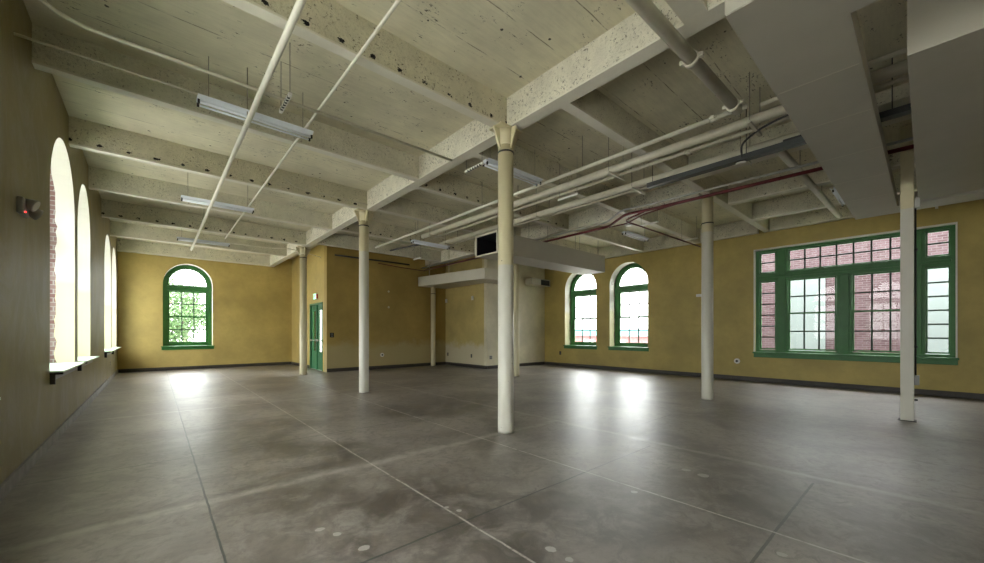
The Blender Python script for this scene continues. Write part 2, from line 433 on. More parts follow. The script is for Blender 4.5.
# ------------------------------------------------------------------ windows
def extr(b, mp, outer, inner, w0, w1, mi=0):
    n = len(outer)
    for k in range(n):
        j = (k+1) % n
        o0, o1, i0, i1 = outer[k], outer[j], inner[k], inner[j]
        for w in (w0, w1): b.quad([mp(*o0, w), mp(*o1, w), mp(*i1, w), mp(*i0, w)], mi)
        for p, q2 in ((o0, o1), (i0, i1)): b.quad([mp(*p, w0), mp(*q2, w0), mp(*q2, w1), mp(*p, w1)], mi)
def mbox(b, mp, u0, u1, z0, z1, w0, w1, mi=0, bev=0):
    p, q = mp(u0, z0, w0), mp(u1, z1, w1)
    b.box(tuple(min(a, c) for a, c in zip(p, q)), tuple(max(a, c) for a, c in zip(p, q)), bev, mi)
def rect(u0, u1, z0, z1): return [(u0, z0), (u1, z0), (u1, z1), (u0, z1)]
def archp(u0, u1, z0, zs, rz, t, N=24):
    uc, r = (u0+u1)/2, (u1-u0)/2 - t
    return [(u0+t, z0+t), (u1-t, z0+t)] + [(uc + r*math.cos(PI*k/N), zs + (rz-t)*math.sin(PI*k/N)) for k in range(N+1)]

def sash(name, mp, u0, u1, z0, z1, cols, rows, w, root, rail=.05, mw=.019, gm='green'):
    b = B(); extr(b, mp, rect(u0, u1, z0, z1), rect(u0+rail, u1-rail, z0+rail, z1-rail), w, w+.045)
    bmesh.ops.remove_doubles(b.bm, verts=b.bm.verts, dist=1e-5); bmesh.ops.recalc_face_normals(b.bm, faces=b.bm.faces)
    s = b.obj(name, M[gm], root)
    b = B(); a, c, d, e = u0+rail, u1-rail, z0+rail, z1-rail
    for i in range(1, cols): mbox(b, mp, a+(c-a)*i/cols-mw, a+(c-a)*i/cols+mw, d, e, w+.005, w+.038)
    for i in range(1, rows): mbox(b, mp, a, c, d+(e-d)*i/rows-mw, d+(e-d)*i/rows+mw, w+.008, w+.035)
    if cols > 1 or rows > 1: b.obj('muntin_grid', M['muntin'], s)
    b = B(); b.quad([mp(a, d, w+.022), mp(c, d, w+.022), mp(c, e, w+.022), mp(a, e, w+.022)]); b.obj('glass_pane', M['glass'], s)
    return s

def arched_window(name, mp, u0, u1, sill, zs, rz, w=.40, stool='green', fw=.13, rows=(2, 2)):
    root = sempty(name, mp((u0+u1)/2, sill, w))
    b = B(); extr(b, mp, archp(u0, u1, sill, zs, rz, -.01), archp(u0, u1, sill, zs, rz, fw), w, w+.16)
    bmesh.ops.remove_doubles(b.bm, verts=b.bm.verts, dist=1e-5); bmesh.ops.recalc_face_normals(b.bm, faces=b.bm.faces)
    fr = b.obj('window_frame', M['green'], root)
    b = B(); extr(b, mp, archp(u0, u1, sill, zs, rz, fw-.005), archp(u0, u1, sill, zs, rz, fw+.035), w+.05, w+.11)
    bmesh.ops.recalc_face_normals(b.bm, faces=b.bm.faces); b.obj('stop_bead', M['green'], root)
    zt = zs - .24; a, c = u0+fw, u1-fw
    b = B(); mbox(b, mp, a, c, zt, zt+.20, w-.01, w+.13, bev=.01); mbox(b, mp, a, c, zt+.13, zt+.17, w-.03, w, bev=.006); b.obj('transom_bar', M['green'], root)
    z0, zm = sill+fw, (sill+fw+zt)/2
    sash('upper_sash', mp, a+.03, c-.03, zm, zt, 3, 2, w+.09, root)
    sash('lower_sash', mp, a+.03, c-.03, z0, zm+.03, 3, 2, w+.04, root)
    # fanlight
    uc = (u0+u1)/2; r = (u1-u0)/2-fw; rv = rz-fw; zb = zt+.20; N = 24
    lun = [(a, zb), (c, zb)] + [(uc+r*math.cos(PI*k/N), zs+rv*math.sin(PI*k/N)) for k in range(N+1)]
    t = .045; lin = [(a+t, zb+t), (c-t, zb+t)] + [(uc+(r-t)*math.cos(PI*k/N), zs+(rv-t)*math.sin(PI*k/N)) for k in range(N+1)]
    b = B(); extr(b, mp, lun, lin, w+.06, w+.105); bmesh.ops.remove_doubles(b.bm, verts=b.bm.verts, dist=1e-5); bmesh.ops.recalc_face_normals(b.bm, faces=b.bm.faces)
    f = b.obj('fanlight', M['green'], root)
    b = B(); base = zb+t; rs = .19; top = lambda th: (uc+(r-t)*math.cos(th), zs+(rv-t)*math.sin(th)); bot = lambda th: (uc+rs*math.cos(th), base+rs*math.sin(th))
    b.tube([mp(*bot(PI*k/12), w+.08) for k in range(13)], .021, 6)
    for th in (PI*.27, PI*.5, PI*.73): b.tube([mp(*bot(th), w+.08), mp(*top(th), w+.08)], .021, 6)
    b.obj('muntin_fan', M['muntin'], f)
    b = B(); b.bm.faces.new([b.bm.verts.new(mp(u, z, w+.082)) for u, z in lin]); b.obj('glass_pane', M['glass'], f)
    b = B()
    if stool == 'green':
        mbox(b, mp, u0-.06, u1+.06, sill-.02, sill+.02, -.07, w+.02, bev=.008); mbox(b, mp, u0-.04, u1+.04, sill-.13, sill-.02, -.03, 0, bev=.005)
        b.obj('window_sill', M['green'], root)
    else:
        mbox(b, mp, u0-.02, u1+.14, sill-.015, sill+.01, -.13, w+.02, bev=.004); b.obj('window_sill', M['sill_pale'], root)
        b = B(); mbox(b, mp, u0+.03, u1+.05, sill-.12, sill-.015, -.03, 0); b.obj('sill_apron', M['plate_grey'], root)
        b = B(); mbox(b, mp, u0-.01, u0+.03, sill-.17, sill-.015, -.05, 0); mbox(b, mp, u0-.01, u0+.03, sill-.04, sill-.012, -.12, 0); b.obj('sill_bracket', M['metal_dark'], root)
    return root

arched_window('window_1', far, *FWo[0][:5])
for i, o_ in enumerate(RWa): arched_window('window_%d' % (2+i), right, *o_[:5])
for i, o_ in enumerate(LWo): arched_window('window_%d' % (5+i), left, *o_[:5], stool='pale')
for i, o_ in enumerate(BWo): arched_window('window_%d' % (11+i), back, *o_[:5])

# the big grouped window on the right wall
def big_window():
    w = .14; U0, U1, S, T = -.43, 3.57, .90, 4.06
    root = sempty('window_4', right((U0+U1)/2, S, w))
    b = B(); extr(b, right, rect(U0-.005, U1+.005, S-.005, T+.005), rect(U0+.085, U1-.085, S+.08, T-.07), w, w+.18)
    bmesh.ops.recalc_face_normals(b.bm, faces=b.bm.faces); b.obj('window_frame', M['green'], root)
    bays = [(-.36, .04, 1), (.26, 1.36, 3), (1.68, 2.76, 3), (3.06, 3.48, 1)]
    ml = [(.04, .26), (1.36, 1.68), (2.76, 3.06)]
    for (a, c) in ml:
        top = 3.12 if (a, c) == (1.36, 1.68) else T-.06
        b = B(); mbox(b, right, a, c, S+.06, top, w+.01, w+.15, bev=.012); mbox(b, right, a+.06, c-.06, S+.06, top, w-.015, w+.03, bev=.01); b.obj('mullion', M['green'], root)
    b = B(); mbox(b, right, U0+.06, U1-.06, 3.10, 3.36, w+.005, w+.15, bev=.012); mbox(b, right, U0+.06, U1-.06, 3.19, 3.26, w-.02, w+.03, bev=.01); b.obj('transom_bar', M['green'], root)
    sash('side_light', right, -.36, .04, 1.0, 3.10, 1, 6, w+.06, root, .035)
    sash('side_light', right, 3.06, 3.48, 1.0, 3.10, 1, 6, w+.06, root, .035)
    sash('side_toplight', right, -.36, .04, 3.36, 3.99, 1, 2, w+.06, root, .035)
    sash('side_toplight', right, 3.06, 3.48, 3.36, 3.99, 1, 2, w+.06, root, .035)
    sash('long_toplight', right, .26, 2.76, 3.36, 3.99, 7, 2, w+.06, root, .035)
    for (a, c, n) in bays[1:3]:
        sash('upper_sash', right, a, c, 2.07, 3.10, 3, 2, w+.08, root, .04)
        sash('lower_sash', right, a, c, 1.0, 2.10, 3, 2, w+.03, root, .04)
    b = B(); mbox(b, right, U0-.05, U1+.04, S-.03, S+.02, -.08, w+.02, bev=.008); mbox(b, right, U0-.03, U1+.02, S-.15, S-.03, -.035, 0, bev=.006)
    b.obj('window_sill', M['green'], root)
    # white plaster bead around the opening
    b = B(); extr(b, right, rect(U0-.025, U1+.025, S, T+.03), rect(U0, U1, S, T), -.012, .02)
    bmesh.ops.recalc_face_normals(b.bm, faces=b.bm.faces); b.obj('plaster_edge', M['plate'], root)
big_window()

# door in the stub wall
def door():
    root = sempty('door_1', (XS, 16.48, 0)); a, c, T = DOOR[0], DOOR[1], DOOR[3]
    b = B()
    for u0, u1, z0, z1 in ((a, a+.07, 0, T), (c-.07, c, 0, T), (a, c, T-.08, T)): mbox(b, stub, u0, u1, z0, z1, -.02, .14, bev=.006)
    b.obj('door_frame', M['green_door'], root)
    for k, (u0, u1) in enumerate(((a+.07, 16.44), (16.50, c-.07))):
        b = B(); g0, g1 = (u0+.14, u1-.16) if k == 0 else (u0+.2, u1-.2); z0, z1 = .75, 2.42
        for q in ((u0, g0, .02, T-.09), (g1, u1, .02, T-.09), (g0, g1, .02, z0), (g0, g1, z1, T-.09)): mbox(b, stub, *q, .05, .095)
        lf = b.obj('door_leaf', M['green_door'], root)
        b = B(); b.quad([stub(g0, z0, .07), stub(g1, z0, .07), stub(g1, z1, .07), stub(g0, z1, .07)]); b.obj('glass_pane', M['glass'], lf)
        b = B(); b.tube([stub(u0+.06, 1.2, -.02), stub(u1-.06, 1.2, -.02)], .018, 10)
        for u in (u0+.07, u1-.07): mbox(b, stub, u-.03, u+.03, 1.16, 1.24, -.03, .05, bev=.005)
        b.obj('push_bar', M['silver'], lf)
    b = B(); mbox(b, stub, 16.43, 16.51, 0, T-.08, .0, .12, bev=.008); b.obj('center_post', M['green_door'], root)
    b = B(); mbox(b, stub, a, c, 0, .015, 0, .15); b.obj('threshold', M['silver'], root)
door()

# ------------------------------------------------------------------ beams and girders
def beam(kind, a, b_, m, label, cat='beam', group='ceiling beams'):
    (x0, y0), (x1, y1) = a, b_
    r = thing(kind, ((x0+x1)/2, (y0+y1)/2, ZB), label, cat, group)
    q = B(); q.box((x0, y0, ZB+.03), (x1, y1, ZC+.002)); q.obj('web', m, r)
    q = B(); f = .012; lx = (x1-x0) > (y1-y0)
    q.box((x0 - (0 if lx else f), y0 - (f if lx else 0), ZB), (x1 + (0 if lx else f), y1 + (f if lx else 0), ZB+.03), .004); q.obj('bottom_flange', M['flange'], r)
    return r
G0, G1, G2, G3 = 3.985, 4.17, 9.30, 9.50
beam('ceiling_girder', (G0, YB), (G1, YF), M['girder'], 'long white speckled girder running overhead across the left row of round columns', 'girder', 'ceiling girders')
beam('ceiling_girder', (G2, 3.45), (G3, YS), M['girder'], 'speckled girder over the right row of round columns towards the block', 'girder', 'ceiling girders')
names = ['over the nearest cream column and closest to the camera', 'second from the camera, behind the nearest strip light',
         'meeting the girder above the second cream column', 'fourth from the camera, between second and third columns', 'over the third cream column, dark holes along it', 'last before the far wall with the single arched window']
LB = [4.19, 6.75, 9.25, 11.75, 14.4, 17.0]
for i, y in enumerate(LB):
    beam('ceiling_beam', (XL, y), (G0, y+.12), M['beam_holes'] if i in (0, 2, 4) else M['beam'], 'left bay cream ceiling beam ' + names[i], group='cross beams of the left bay')
beam('ceiling_beam', (XL, YF-.22), (G0, YF), M['beam'], 'pale ceiling beam lying against the top of the far yellow wall', group='cross beams of the left bay')
beam('ceiling_beam', (XL, 1.4), (G0, 1.6), M['beam'], 'left bay ceiling beam above the camera, in front of the nearest column', group='cross beams of the left bay')
nm2 = ['first behind the cross beam ending at the big window', 'second, passing over the middle of the pipes', 'third, above the open end of the hanging duct', 'fourth, near the far end of the thick pipes', 'last before the recessed yellow wall']
for i, y in enumerate([5.12, 7.1, 9.1, 11.6, 13.9]):
    beam('ceiling_beam', (G1, y), (G2, y+.12), M['beam'] if i % 2 == 0 else M['beam_holes'], 'middle bay ceiling beam ' + nm2[i], group='cross beams of the middle bay')
    if y < 12: beam('ceiling_beam', (G3, y), (XR-.14, y+.12), M['beam'], 'right bay ceiling beam reaching the right wall, ' + ['left of the big window', 'above the nearer arched window', 'above the farther arched window', 'beside the block wall'][i], group='cross beams of the right bay')
beam('ceiling_beam', (G1, 3.18), (XR, 3.31), M['beam'], 'deep cross beam ending on the right wall at the left corner of the big window', group='cross beams of the right bay')
for x, t in ((8.0, 'above the red pipe'), (10.3, 'left of the slanting pipe'), (12.25, 'nearest the big window')):
    beam('ceiling_joist', (x, YB), (x+.16, 3.16), M['beam'], 'ceiling joist of the near right bay, ' + t, 'joist', 'joists of the near right bay')
beam('ceiling_beam', (XR-.14, YB), (XR, 3.16), M['beam'], 'edge beam along the right wall above the big window', group='edge beams')
beam('ceiling_beam', (XR-.14, 3.46), (XR, 12.15), M['beam'], 'edge beam along the right wall above the arched windows', group='edge beams')

# ------------------------------------------------------------------ columns
def column(x, y, r, zs, label, cap=True, ring=4.2, zt=ZB):
    t = thing('round_column', (x, y, 0), label, 'column', 'round columns')
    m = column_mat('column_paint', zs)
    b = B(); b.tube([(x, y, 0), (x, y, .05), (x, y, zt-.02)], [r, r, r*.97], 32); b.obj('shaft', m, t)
    b = B(); b.tube([(x, y, ring-.012), (x, y, ring+.012)], r+.004, 32); b.obj('collar_ring', M['metal_dark'], t)
    if cap:
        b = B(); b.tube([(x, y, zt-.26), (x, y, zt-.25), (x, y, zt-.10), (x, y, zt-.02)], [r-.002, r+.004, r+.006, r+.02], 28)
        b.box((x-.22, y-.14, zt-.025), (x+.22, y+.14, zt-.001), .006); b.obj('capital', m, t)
        for k in range(4):
            a = k*PI/2; dx, dy = math.cos(a), math.sin(a); tx, ty = -dy*.012, dx*.012; R = .25 if k % 2 == 0 else .22
            b = B(); P = [(r*.9, zt-.32), (r+.01, zt-.30), (R, zt-.05), (R, zt-.02), (r*.9, zt-.02)]
            v0 = [b.bm.verts.new((x+dx*p+tx, y+dy*p+ty, z)) for p, z in P]; v1 = [b.bm.verts.new((x+dx*p-tx, y+dy*p-ty, z)) for p, z in P]
            b.bm.faces.new(v0); b.bm.faces.new(v1)
            for i in range(5): b.bm.faces.new([v0[i], v0[(i+1)%5], v1[(i+1)%5], v1[i]])
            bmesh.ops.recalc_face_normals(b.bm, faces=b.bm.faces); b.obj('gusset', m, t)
    return t
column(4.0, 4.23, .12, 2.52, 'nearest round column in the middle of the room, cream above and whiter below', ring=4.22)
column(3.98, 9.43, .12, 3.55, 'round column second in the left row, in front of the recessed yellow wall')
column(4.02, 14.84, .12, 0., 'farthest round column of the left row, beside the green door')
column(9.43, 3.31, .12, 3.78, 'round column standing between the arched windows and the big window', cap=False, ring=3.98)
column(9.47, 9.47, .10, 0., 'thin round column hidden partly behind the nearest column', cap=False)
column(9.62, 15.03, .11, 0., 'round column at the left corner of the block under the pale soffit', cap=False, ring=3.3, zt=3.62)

def post():
    x, y = 9.70, .235
    t = thing('square_post', (x, y, 0), 'square white post in front of the right end of the big window', 'post')
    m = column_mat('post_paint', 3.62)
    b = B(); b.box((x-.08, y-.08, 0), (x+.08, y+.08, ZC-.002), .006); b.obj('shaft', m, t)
    b = B(); b.box((x-.11, y-.11, 0), (x+.11, y+.11, .012), .003); b.obj('base_plate', M['metal_dark'], t)
    b = B(); b.box((x-.06, y-.14, .62), (x+.05, y-.08, .78), .006); b.obj('outlet_box', M['plate_grey'], t)
    b = B(); b.box((x-.06, y-.15, 3.62), (x+.10, y-.08, 3.78), .006); b.obj('junction_box', M['conduit'], t)
    b = B(); b.tube([(x+.02, y-.095, .78), (x+.02, y-.095, 3.62)], .012, 8); b.obj('conduit', M['metal_dark'], t)
    for z in (.35, 1.25, 2.9):
        b = B(); b.box((x-.02, y-.12, z), (x+.05, y-.08, z+.03)); b.obj('strap', M['black'], t)
post()

# ------------------------------------------------------------------ soffits and ducts
t = thing('ring_soffit', (7.4, .5, 4.0), 'big pale boxed-in soffit running overhead at top right towards the big window', 'soffit', None)
b = B(); b.prism([(3.38, 1.06), (3.38, -4.9), (4.09, -4.9), (4.09, .40), (11.0, .40), (11.0, -4.9), (11.62, -4.9), (11.62, 1.06)], 4.0, 4.22)
bmesh.ops.bevel(b.bm, geom=[e for e in b.bm.edges if abs(e.verts[0].co.z-4.0) < 1e-4 and abs(e.verts[1].co.z-4.0) < 1e-4], offset=.006, segments=2, affect='EDGES')
b.obj('soffit_boarding', M['drywall'], t)
for x in (4.9, 6.0, 7.3, 8.6, 9.9):
    b = B(); b.box((x, .42, 3.9985), (x+.012, 1.04, 4.0)); b.obj('board_joint', M['white_band'], t)
for x, y in ((3.6, .8), (4.9, .9), (7.6, .9), (9.6, .9), (11.3, .8), (11.3, -2.)):
    b = B(); b.tube([(x, y, 4.22), (x, y, ZC)], .007, 6); b.obj('hanger_rod', M['wire'], t)
t = thing('boxed_duct', (7.9, -1.5, 4.0), 'pale boxed duct at the top right corner, right of the dark gap', 'duct')
b = B(); b.box((5.10, -4.9, 4.0), (10.80, .125, 4.56), .008); b.obj('duct_casing', M['drywall'], t)
for x, y in ((5.3, -2.6), (9.9, -.3), (5.3, -.3)):
    b = B(); b.tube([(x, y, 4.56), (x, y, ZC)], .01, 6); b.obj('hanger_rod', M['wire'], t)

def open_duct():
    x0, x1, y0, y1, z0, z1 = 6.87, 12.04, 7.6, 8.50, 3.66, 4.23; e = .03
    t = thing('open_duct', ((x0+x1)/2, (y0+y1)/2, z0), 'long pale hanging duct with black open end behind the nearest column', 'duct')
    b = B()
    b.box((x0, y0, z0), (x1, y0+e, z1)); b.box((x0, y1-e, z0), (x1, y1, z1)); b.box((x0, y0+e, z0), (x1, y1-e, z0+e)); b.box((x0, y0+e, z1-e), (x1, y1-e, z1)); b.box((x1-e, y0+e, z0+e), (x1, y1-e, z1-e))
    b.obj('duct_casing', M['drywall'], t)
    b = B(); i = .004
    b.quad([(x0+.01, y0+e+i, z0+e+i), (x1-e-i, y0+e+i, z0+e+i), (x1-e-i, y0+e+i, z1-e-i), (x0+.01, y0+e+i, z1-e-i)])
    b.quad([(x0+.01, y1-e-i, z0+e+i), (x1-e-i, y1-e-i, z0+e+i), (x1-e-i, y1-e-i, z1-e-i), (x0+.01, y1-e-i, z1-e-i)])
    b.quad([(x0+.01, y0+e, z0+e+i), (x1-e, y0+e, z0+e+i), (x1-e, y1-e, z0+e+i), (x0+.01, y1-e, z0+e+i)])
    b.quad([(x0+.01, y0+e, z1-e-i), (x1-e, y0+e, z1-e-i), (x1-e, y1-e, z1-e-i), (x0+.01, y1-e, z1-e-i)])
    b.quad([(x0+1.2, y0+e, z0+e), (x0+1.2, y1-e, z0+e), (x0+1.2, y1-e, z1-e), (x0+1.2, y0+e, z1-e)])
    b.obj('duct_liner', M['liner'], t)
    b = B()
    for u0, u1, z_0, z_1 in ((y0-.015, y1+.015, z0-.015, z0+.02), (y0-.015, y1+.015, z1-.02, z1+.015), (y0-.015, y0+.02, z0, z1), (y1-.02, y1+.015, z0, z1)): b.box((x0-.012, u0, z_0), (x0+.02, u1, z_1))
    b.obj('end_rim', M['flange'], t)
    for x in (7.6, 9.0, 10.4, 11.7):
        for y in (y0+.06, y1-.06):
            b = B(); b.tube([(x, y, z1), (x, y, ZC)], .008, 6); b.obj('hanger_rod', M['wire'], t)
open_duct()
t = thing('block_soffit', (9.5, 13.2, 3.6), 'pale band of soffit wrapping the top corner of the block', 'soffit')
b = B(); b.prism([(8.93, 15.19), (9.56, 11.28), (11.3, 11.16), (11.3, 12.14), (10.41, 12.14), (10.41, 15.19)], 3.60, 4.02)
b.obj('soffit_boarding', M['white_band'], t)
for x, y in ((9.15, 14.6), (9.22, 13.2), (9.65, 11.5), (10.9, 11.5)):
    b = B(); b.tube([(x, y, 4.02), (x, y, ZC)], .01, 6); b.obj('hanger_rod', M['pipe'], t)
t = thing('wall_grille', (13.3, 12.14, 3.7), 'small dark open duct end high on the block beside the arched windows', 'vent')
b = B(); b.box((12.7, 11.72, 3.68), (13.95, 12.14, 3.98), .006); b.obj('duct_casing', M['drywall'], t)
b = B(); b.box((13.3, 11.715, 3.70), (13.9, 11.72, 3.94)); b.obj('dark_opening', M['liner'], t)

# ------------------------------------------------------------------ pipes
def pipe(name, pts, r, m, label, cat='pipe', group=None, rad=.12, clamps=(), rods=(), couplings=(), n=16):
    p = [Vector(q) for q in pts]; t = thing(name, tuple((p[0]+p[-1])/2), label, cat, group)
    b = B(); b.tube(bend(p, rad) if len(p) > 2 else p, r, n); b.obj('pipe_run', M[m], t)
    for c, ax in couplings:
        c = Vector(c); d = Vector((1, 0, 0)) if ax == 'x' else Vector((0, 1, 0))
        b = B(); b.tube([c-d*.035, c+d*.035], r*1.22, 16); s = Vector((0, 1, 0)) if ax == 'x' else Vector((1, 0, 0))
        for sg in (-1, 1):
            e = c + s*sg*r*1.45; b.box(tuple(e-Vector((.025, .025, .02))), tuple(e+Vector((.025, .025, .02))), .004); b.tube([e-d*.05, e+d*.05], .01, 8)
        b.obj('coupling', M[m], t)
    for c in rods:
        c = Vector(c)
        k = B(); k.tube([c + Vector((0, 0, r)), (c.x, c.y, ZC)], .007, 6); h = k.obj('hanger_rod', M['wire'], t)
        k = B(); k.tube([c + (r+.006)*Vector((math.sin(a), 0, math.cos(a))) for a in [i*PI/6 for i in range(13)]], .006, 5); k.obj('clamp', M[m], t)
    return t
Zp = 4.45
pipe('sprinkler_pipe', [(.93, -1.2, 4.3), (.93, 16.4, 4.3)], .032, 'pipe_white', 'thicker cream pipe crossing the left bay towards the far arched window', rods=[(.93, 6.0, 4.3), (.93, 12., 4.3)], group='pipes in the left bay')
t = pipe('conduit_pipe', [(1.66, -1.2, 4.53), (1.70, 14.9, 4.53)], .018, 'pipe_white', 'thin cream pipe passing above the strip lights of the left bay', group='pipes in the left bay', n=10)
pipe('conduit_pipe', [(-.78, 3.2, Zp), (-.78, 5.2, Zp), (-.55, 5.38, Zp), (3.82, 5.38, Zp)], .02, 'pipe', 'curved thin conduit starting at the top left and crossing to the girder', rad=.35, n=10, group='conduits in the left bay')
pipe('conduit_pipe', [(XL+.01, 5.95, Zp), (.40, 5.95, Zp)], .013, 'pipe', 'short thin conduit from the left wall to the nearest strip light', n=10, group='conduits in the left bay')
pipe('conduit_pipe', [(1.9, 8.35, 4.55), (2.2, 8.75, 4.55), (3.8, 8.8, 4.55)], .013, 'pipe', 'thin bent conduit reaching the girder near the second column', rad=.2, n=8, group='conduits in the left bay')
pipe('conduit_pipe', [(1.9, 15.4, 4.5), (3.1, 15.3, 4.5), (3.5, 15.0, 4.5), (4.0, 15.2, 4.5), (XS, 15.9, 4.5)], .013, 'pipe', 'thin conduit from the farthest strip light to the green door wall', rad=.2, n=8, group='conduits in the left bay')

tr = pipe('sprinkler_pipe', [(5.78, 1.55, Zp), (5.74, 12.6, Zp)], .032, 'pipe_white', 'leftmost thin pipe of the bundle running past the nearest column', group='bundle of pipes', couplings=[((5.78, 1.95, Zp), 'y')], rods=[(5.77, 4.1, Zp), (5.76, 6.9, Zp), (5.75, 9.8, Zp)])
pipe('insulated_pipe', [(6.24, .14, Zp), (6.16, 10.2, Zp)], .068, 'pipe', 'thick cream pipe, left one of the two thick pipes in the bundle', group='bundle of pipes', couplings=[])
pipe('water_pipe', [(6.46, .14, Zp-.03), (6.42, 9.9, Zp-.03)], .028, 'pipe', 'thin pipe hugging the right side of the left thick pipe', group='bundle of pipes', couplings=[((6.44, 2.55, Zp-.03), 'y')])
pipe('insulated_pipe', [(7.24, .14, Zp), (7.14, 10.7, Zp)], .068, 'pipe', 'thick cream pipe, right one of the two thick pipes, above the black duct opening', group='bundle of pipes')
pipe('water_pipe', [(7.42, 2.2, Zp-.02), (7.36, 10.55, Zp-.02)], .028, 'pipe', 'thin pipe hugging the right side of the right thick pipe', group='bundle of pipes')
pipe('water_pipe', [(5.98, .14, 4.5), (5.98, 1.45, 4.5)], .026, 'pipe', 'short thin upper pipe left of the thick pipes at the soffit edge', group='bundle of pipes')
pipe('drain_pipe', [(-.9, 1.76, Zp), (5.80, 1.66, Zp)], .066, 'pipe', 'thick slanting pipe at top centre with grooved coupling, crossing under the girder', couplings=[((4.35, 1.685, Zp), 'x'), ((5.62, 1.665, Zp), 'x')])
pipe('drain_pipe', [(7.6, 1.60, 4.485), (13.1, 1.50, 4.485)], .062, 'pipe', 'slanting cream pipe right of the bundle, ending above the big window', rods=[(9.0, 1.57, 4.485), (11.0, 1.54, 4.485)])
# red sprinkler line with jog
RZp = 4.30
pipe('red_pipe', [(8.55, .14, RZp), (8.43, 4.22, RZp), (8.35, 4.72, RZp), (8.97, 5.55, RZp), (9.06, 14.9, RZp)], .032, 'red', 'long dark red sprinkler pipe with a jog, right of the round columns', rad=.15, group='red pipes', couplings=[])
pipe('red_pipe', [(8.42, 4.3, RZp-.02), (8.75, 5.0, RZp-.02), (9.4, 4.95, RZp-.02), (13.2, 4.85, RZp-.02)], .02, 'red', 'thin red branch pipe heading to the right wall', rad=.25, group='red pipes', n=10)
pipe('red_pipe', [(8.44, 3.6, RZp-.02), (8.6, 4.4, RZp-.02), (9.0, 5.05, RZp-.02), (8.99, 5.55, RZp-.02)], .016, 'red', 'short red bypass pipe beside the jog of the long red pipe', rad=.1, group='red pipes', n=10)
pipe('red_pipe', [(9.06, 14.88, RZp-.03), (8.0, 14.9, RZp-.0), (6.9, 14.9, RZp+.06)], .018, 'red', 'thin red pipe along the top of the recessed yellow wall', rad=.15, group='red pipes', n=10)
pipe('conduit_pipe', [(8.44, .14, 4.385), (8.33, 4.22, 4.385), (8.25, 4.74, 4.385), (8.87, 5.57, 4.385), (8.96, 14.9, 4.385)], .022, 'conduit', 'grey conduit following the long red pipe', rad=.15, n=10)
pipe('dark_pipe', [(5.2, 15.05, 4.5), (7.1, 15.05, 4.5), (8.4, 15.05, 4.5)], .03, 'metal_dark', 'dark pipe high across the recessed yellow wall', rad=.1, n=10, group='dark pipes')
pipe('dark_pipe', [(6.28, 12.6, 4.42), (6.57, 10.9, 4.42)], .028, 'metal_dark', 'short dark pipe under the ceiling in front of the recessed wall', n=10, group='dark pipes')

# hanging supports under the pipes
def trapeze(x0, x1, y, label, z=Zp-.09, first=None):
    if first: return dup(first, ((x0+x1)/2, y, z), label)
    t = thing('pipe_trapeze', ((x0+x1)/2, y, z), label, 'pipe support', 'steel trapezes under the pipes')
    b = B(); b.box((x0, y-.02, z-.02), (x1, y+.02, z+.015), .003); b.obj('channel', M['pipe'], t)
    for x in (x0+.03, x1-.03):
        b = B(); b.tube([(x, y, z), (x, y, ZC)], .007, 6); b.obj('rod', M['wire'], t)
    return t
tr0 = trapeze(6.03, 6.58, 3.75, 'steel strut under the left thick pipe, nearest pair right of the nearest column')
trapeze(6.03, 6.58, 6.5, 'steel strut under the left thick pipe, just right of the nearest column', first=tr0)
trapeze(6.0, 6.55, 9.6, 'steel strut under the left thick pipe at its far end', first=tr0)
trapeze(7.02, 7.57, 3.85, 'steel strut under the right thick pipe, in line with the red pipe jog', first=tr0)
trapeze(7.0, 7.55, 6.35, 'steel strut under the right thick pipe just before the black duct opening', first=tr0)
trapeze(6.95, 7.5, 10.2, 'steel strut under the right thick pipe at its far end', first=tr0)
trapeze(7.0, 7.55, 1.98, 'steel strut under the right thick pipe by the grey cable tray', first=tr0)
trapeze(6.03, 6.58, 1.6, 'steel strut under the left thick pipe beside the soffit edge', first=tr0)

def strut(x, y, z, L, label, first=None, slots=True):
    if first: return dup(first, (x, y, z), label)
    t = thing('hanging_strut', (x, y, z), label, 'strut', 'short slotted struts hung on rods')
    b = B(); b.box((x-.02, y-L/2, z-.02), (x+.02, y+L/2, z+.02), .003); b.obj('channel', M['plate'], t)
    for k in range(6 if slots else 0):
        b = B(); b.box((x-.021, y-L/2+.05+k*(L-.1)/6, z-.021), (x+.008, y-L/2+.085+k*(L-.1)/6, z+.006)); b.obj('slot', M['black'], t)
    for s in (-1, 1):
        b = B(); b.tube([(x, y+s*(L/2-.03), z), (x, y+s*(L/2-.03), ZC)], .006, 6); b.obj('rod', M['wire'], t)
    return t
s0 = strut(1.24, 5.36, 4.40, .5, 'slotted white strut hanging above the nearest strip light at left')
strut(4.24, 5.0+.30, 4.42, .5, 'slotted white strut hanging left of the nearest column', first=s0)
s1 = strut(6.35, 4.86, 4.28, .5, 'white strut hanging below the left thick pipe', slots=False)
strut(9.80, 4.86, 4.38, .5, 'white strut hanging beside the red pipe jog', first=s1)
strut(12.36, 4.86, 4.38, .5, 'white strut hanging left of the round column near the right wall', first=s1)
strut(6.9, 9.6+2.2, 4.10, .5, 'white strut hanging above the block soffit', first=s1)

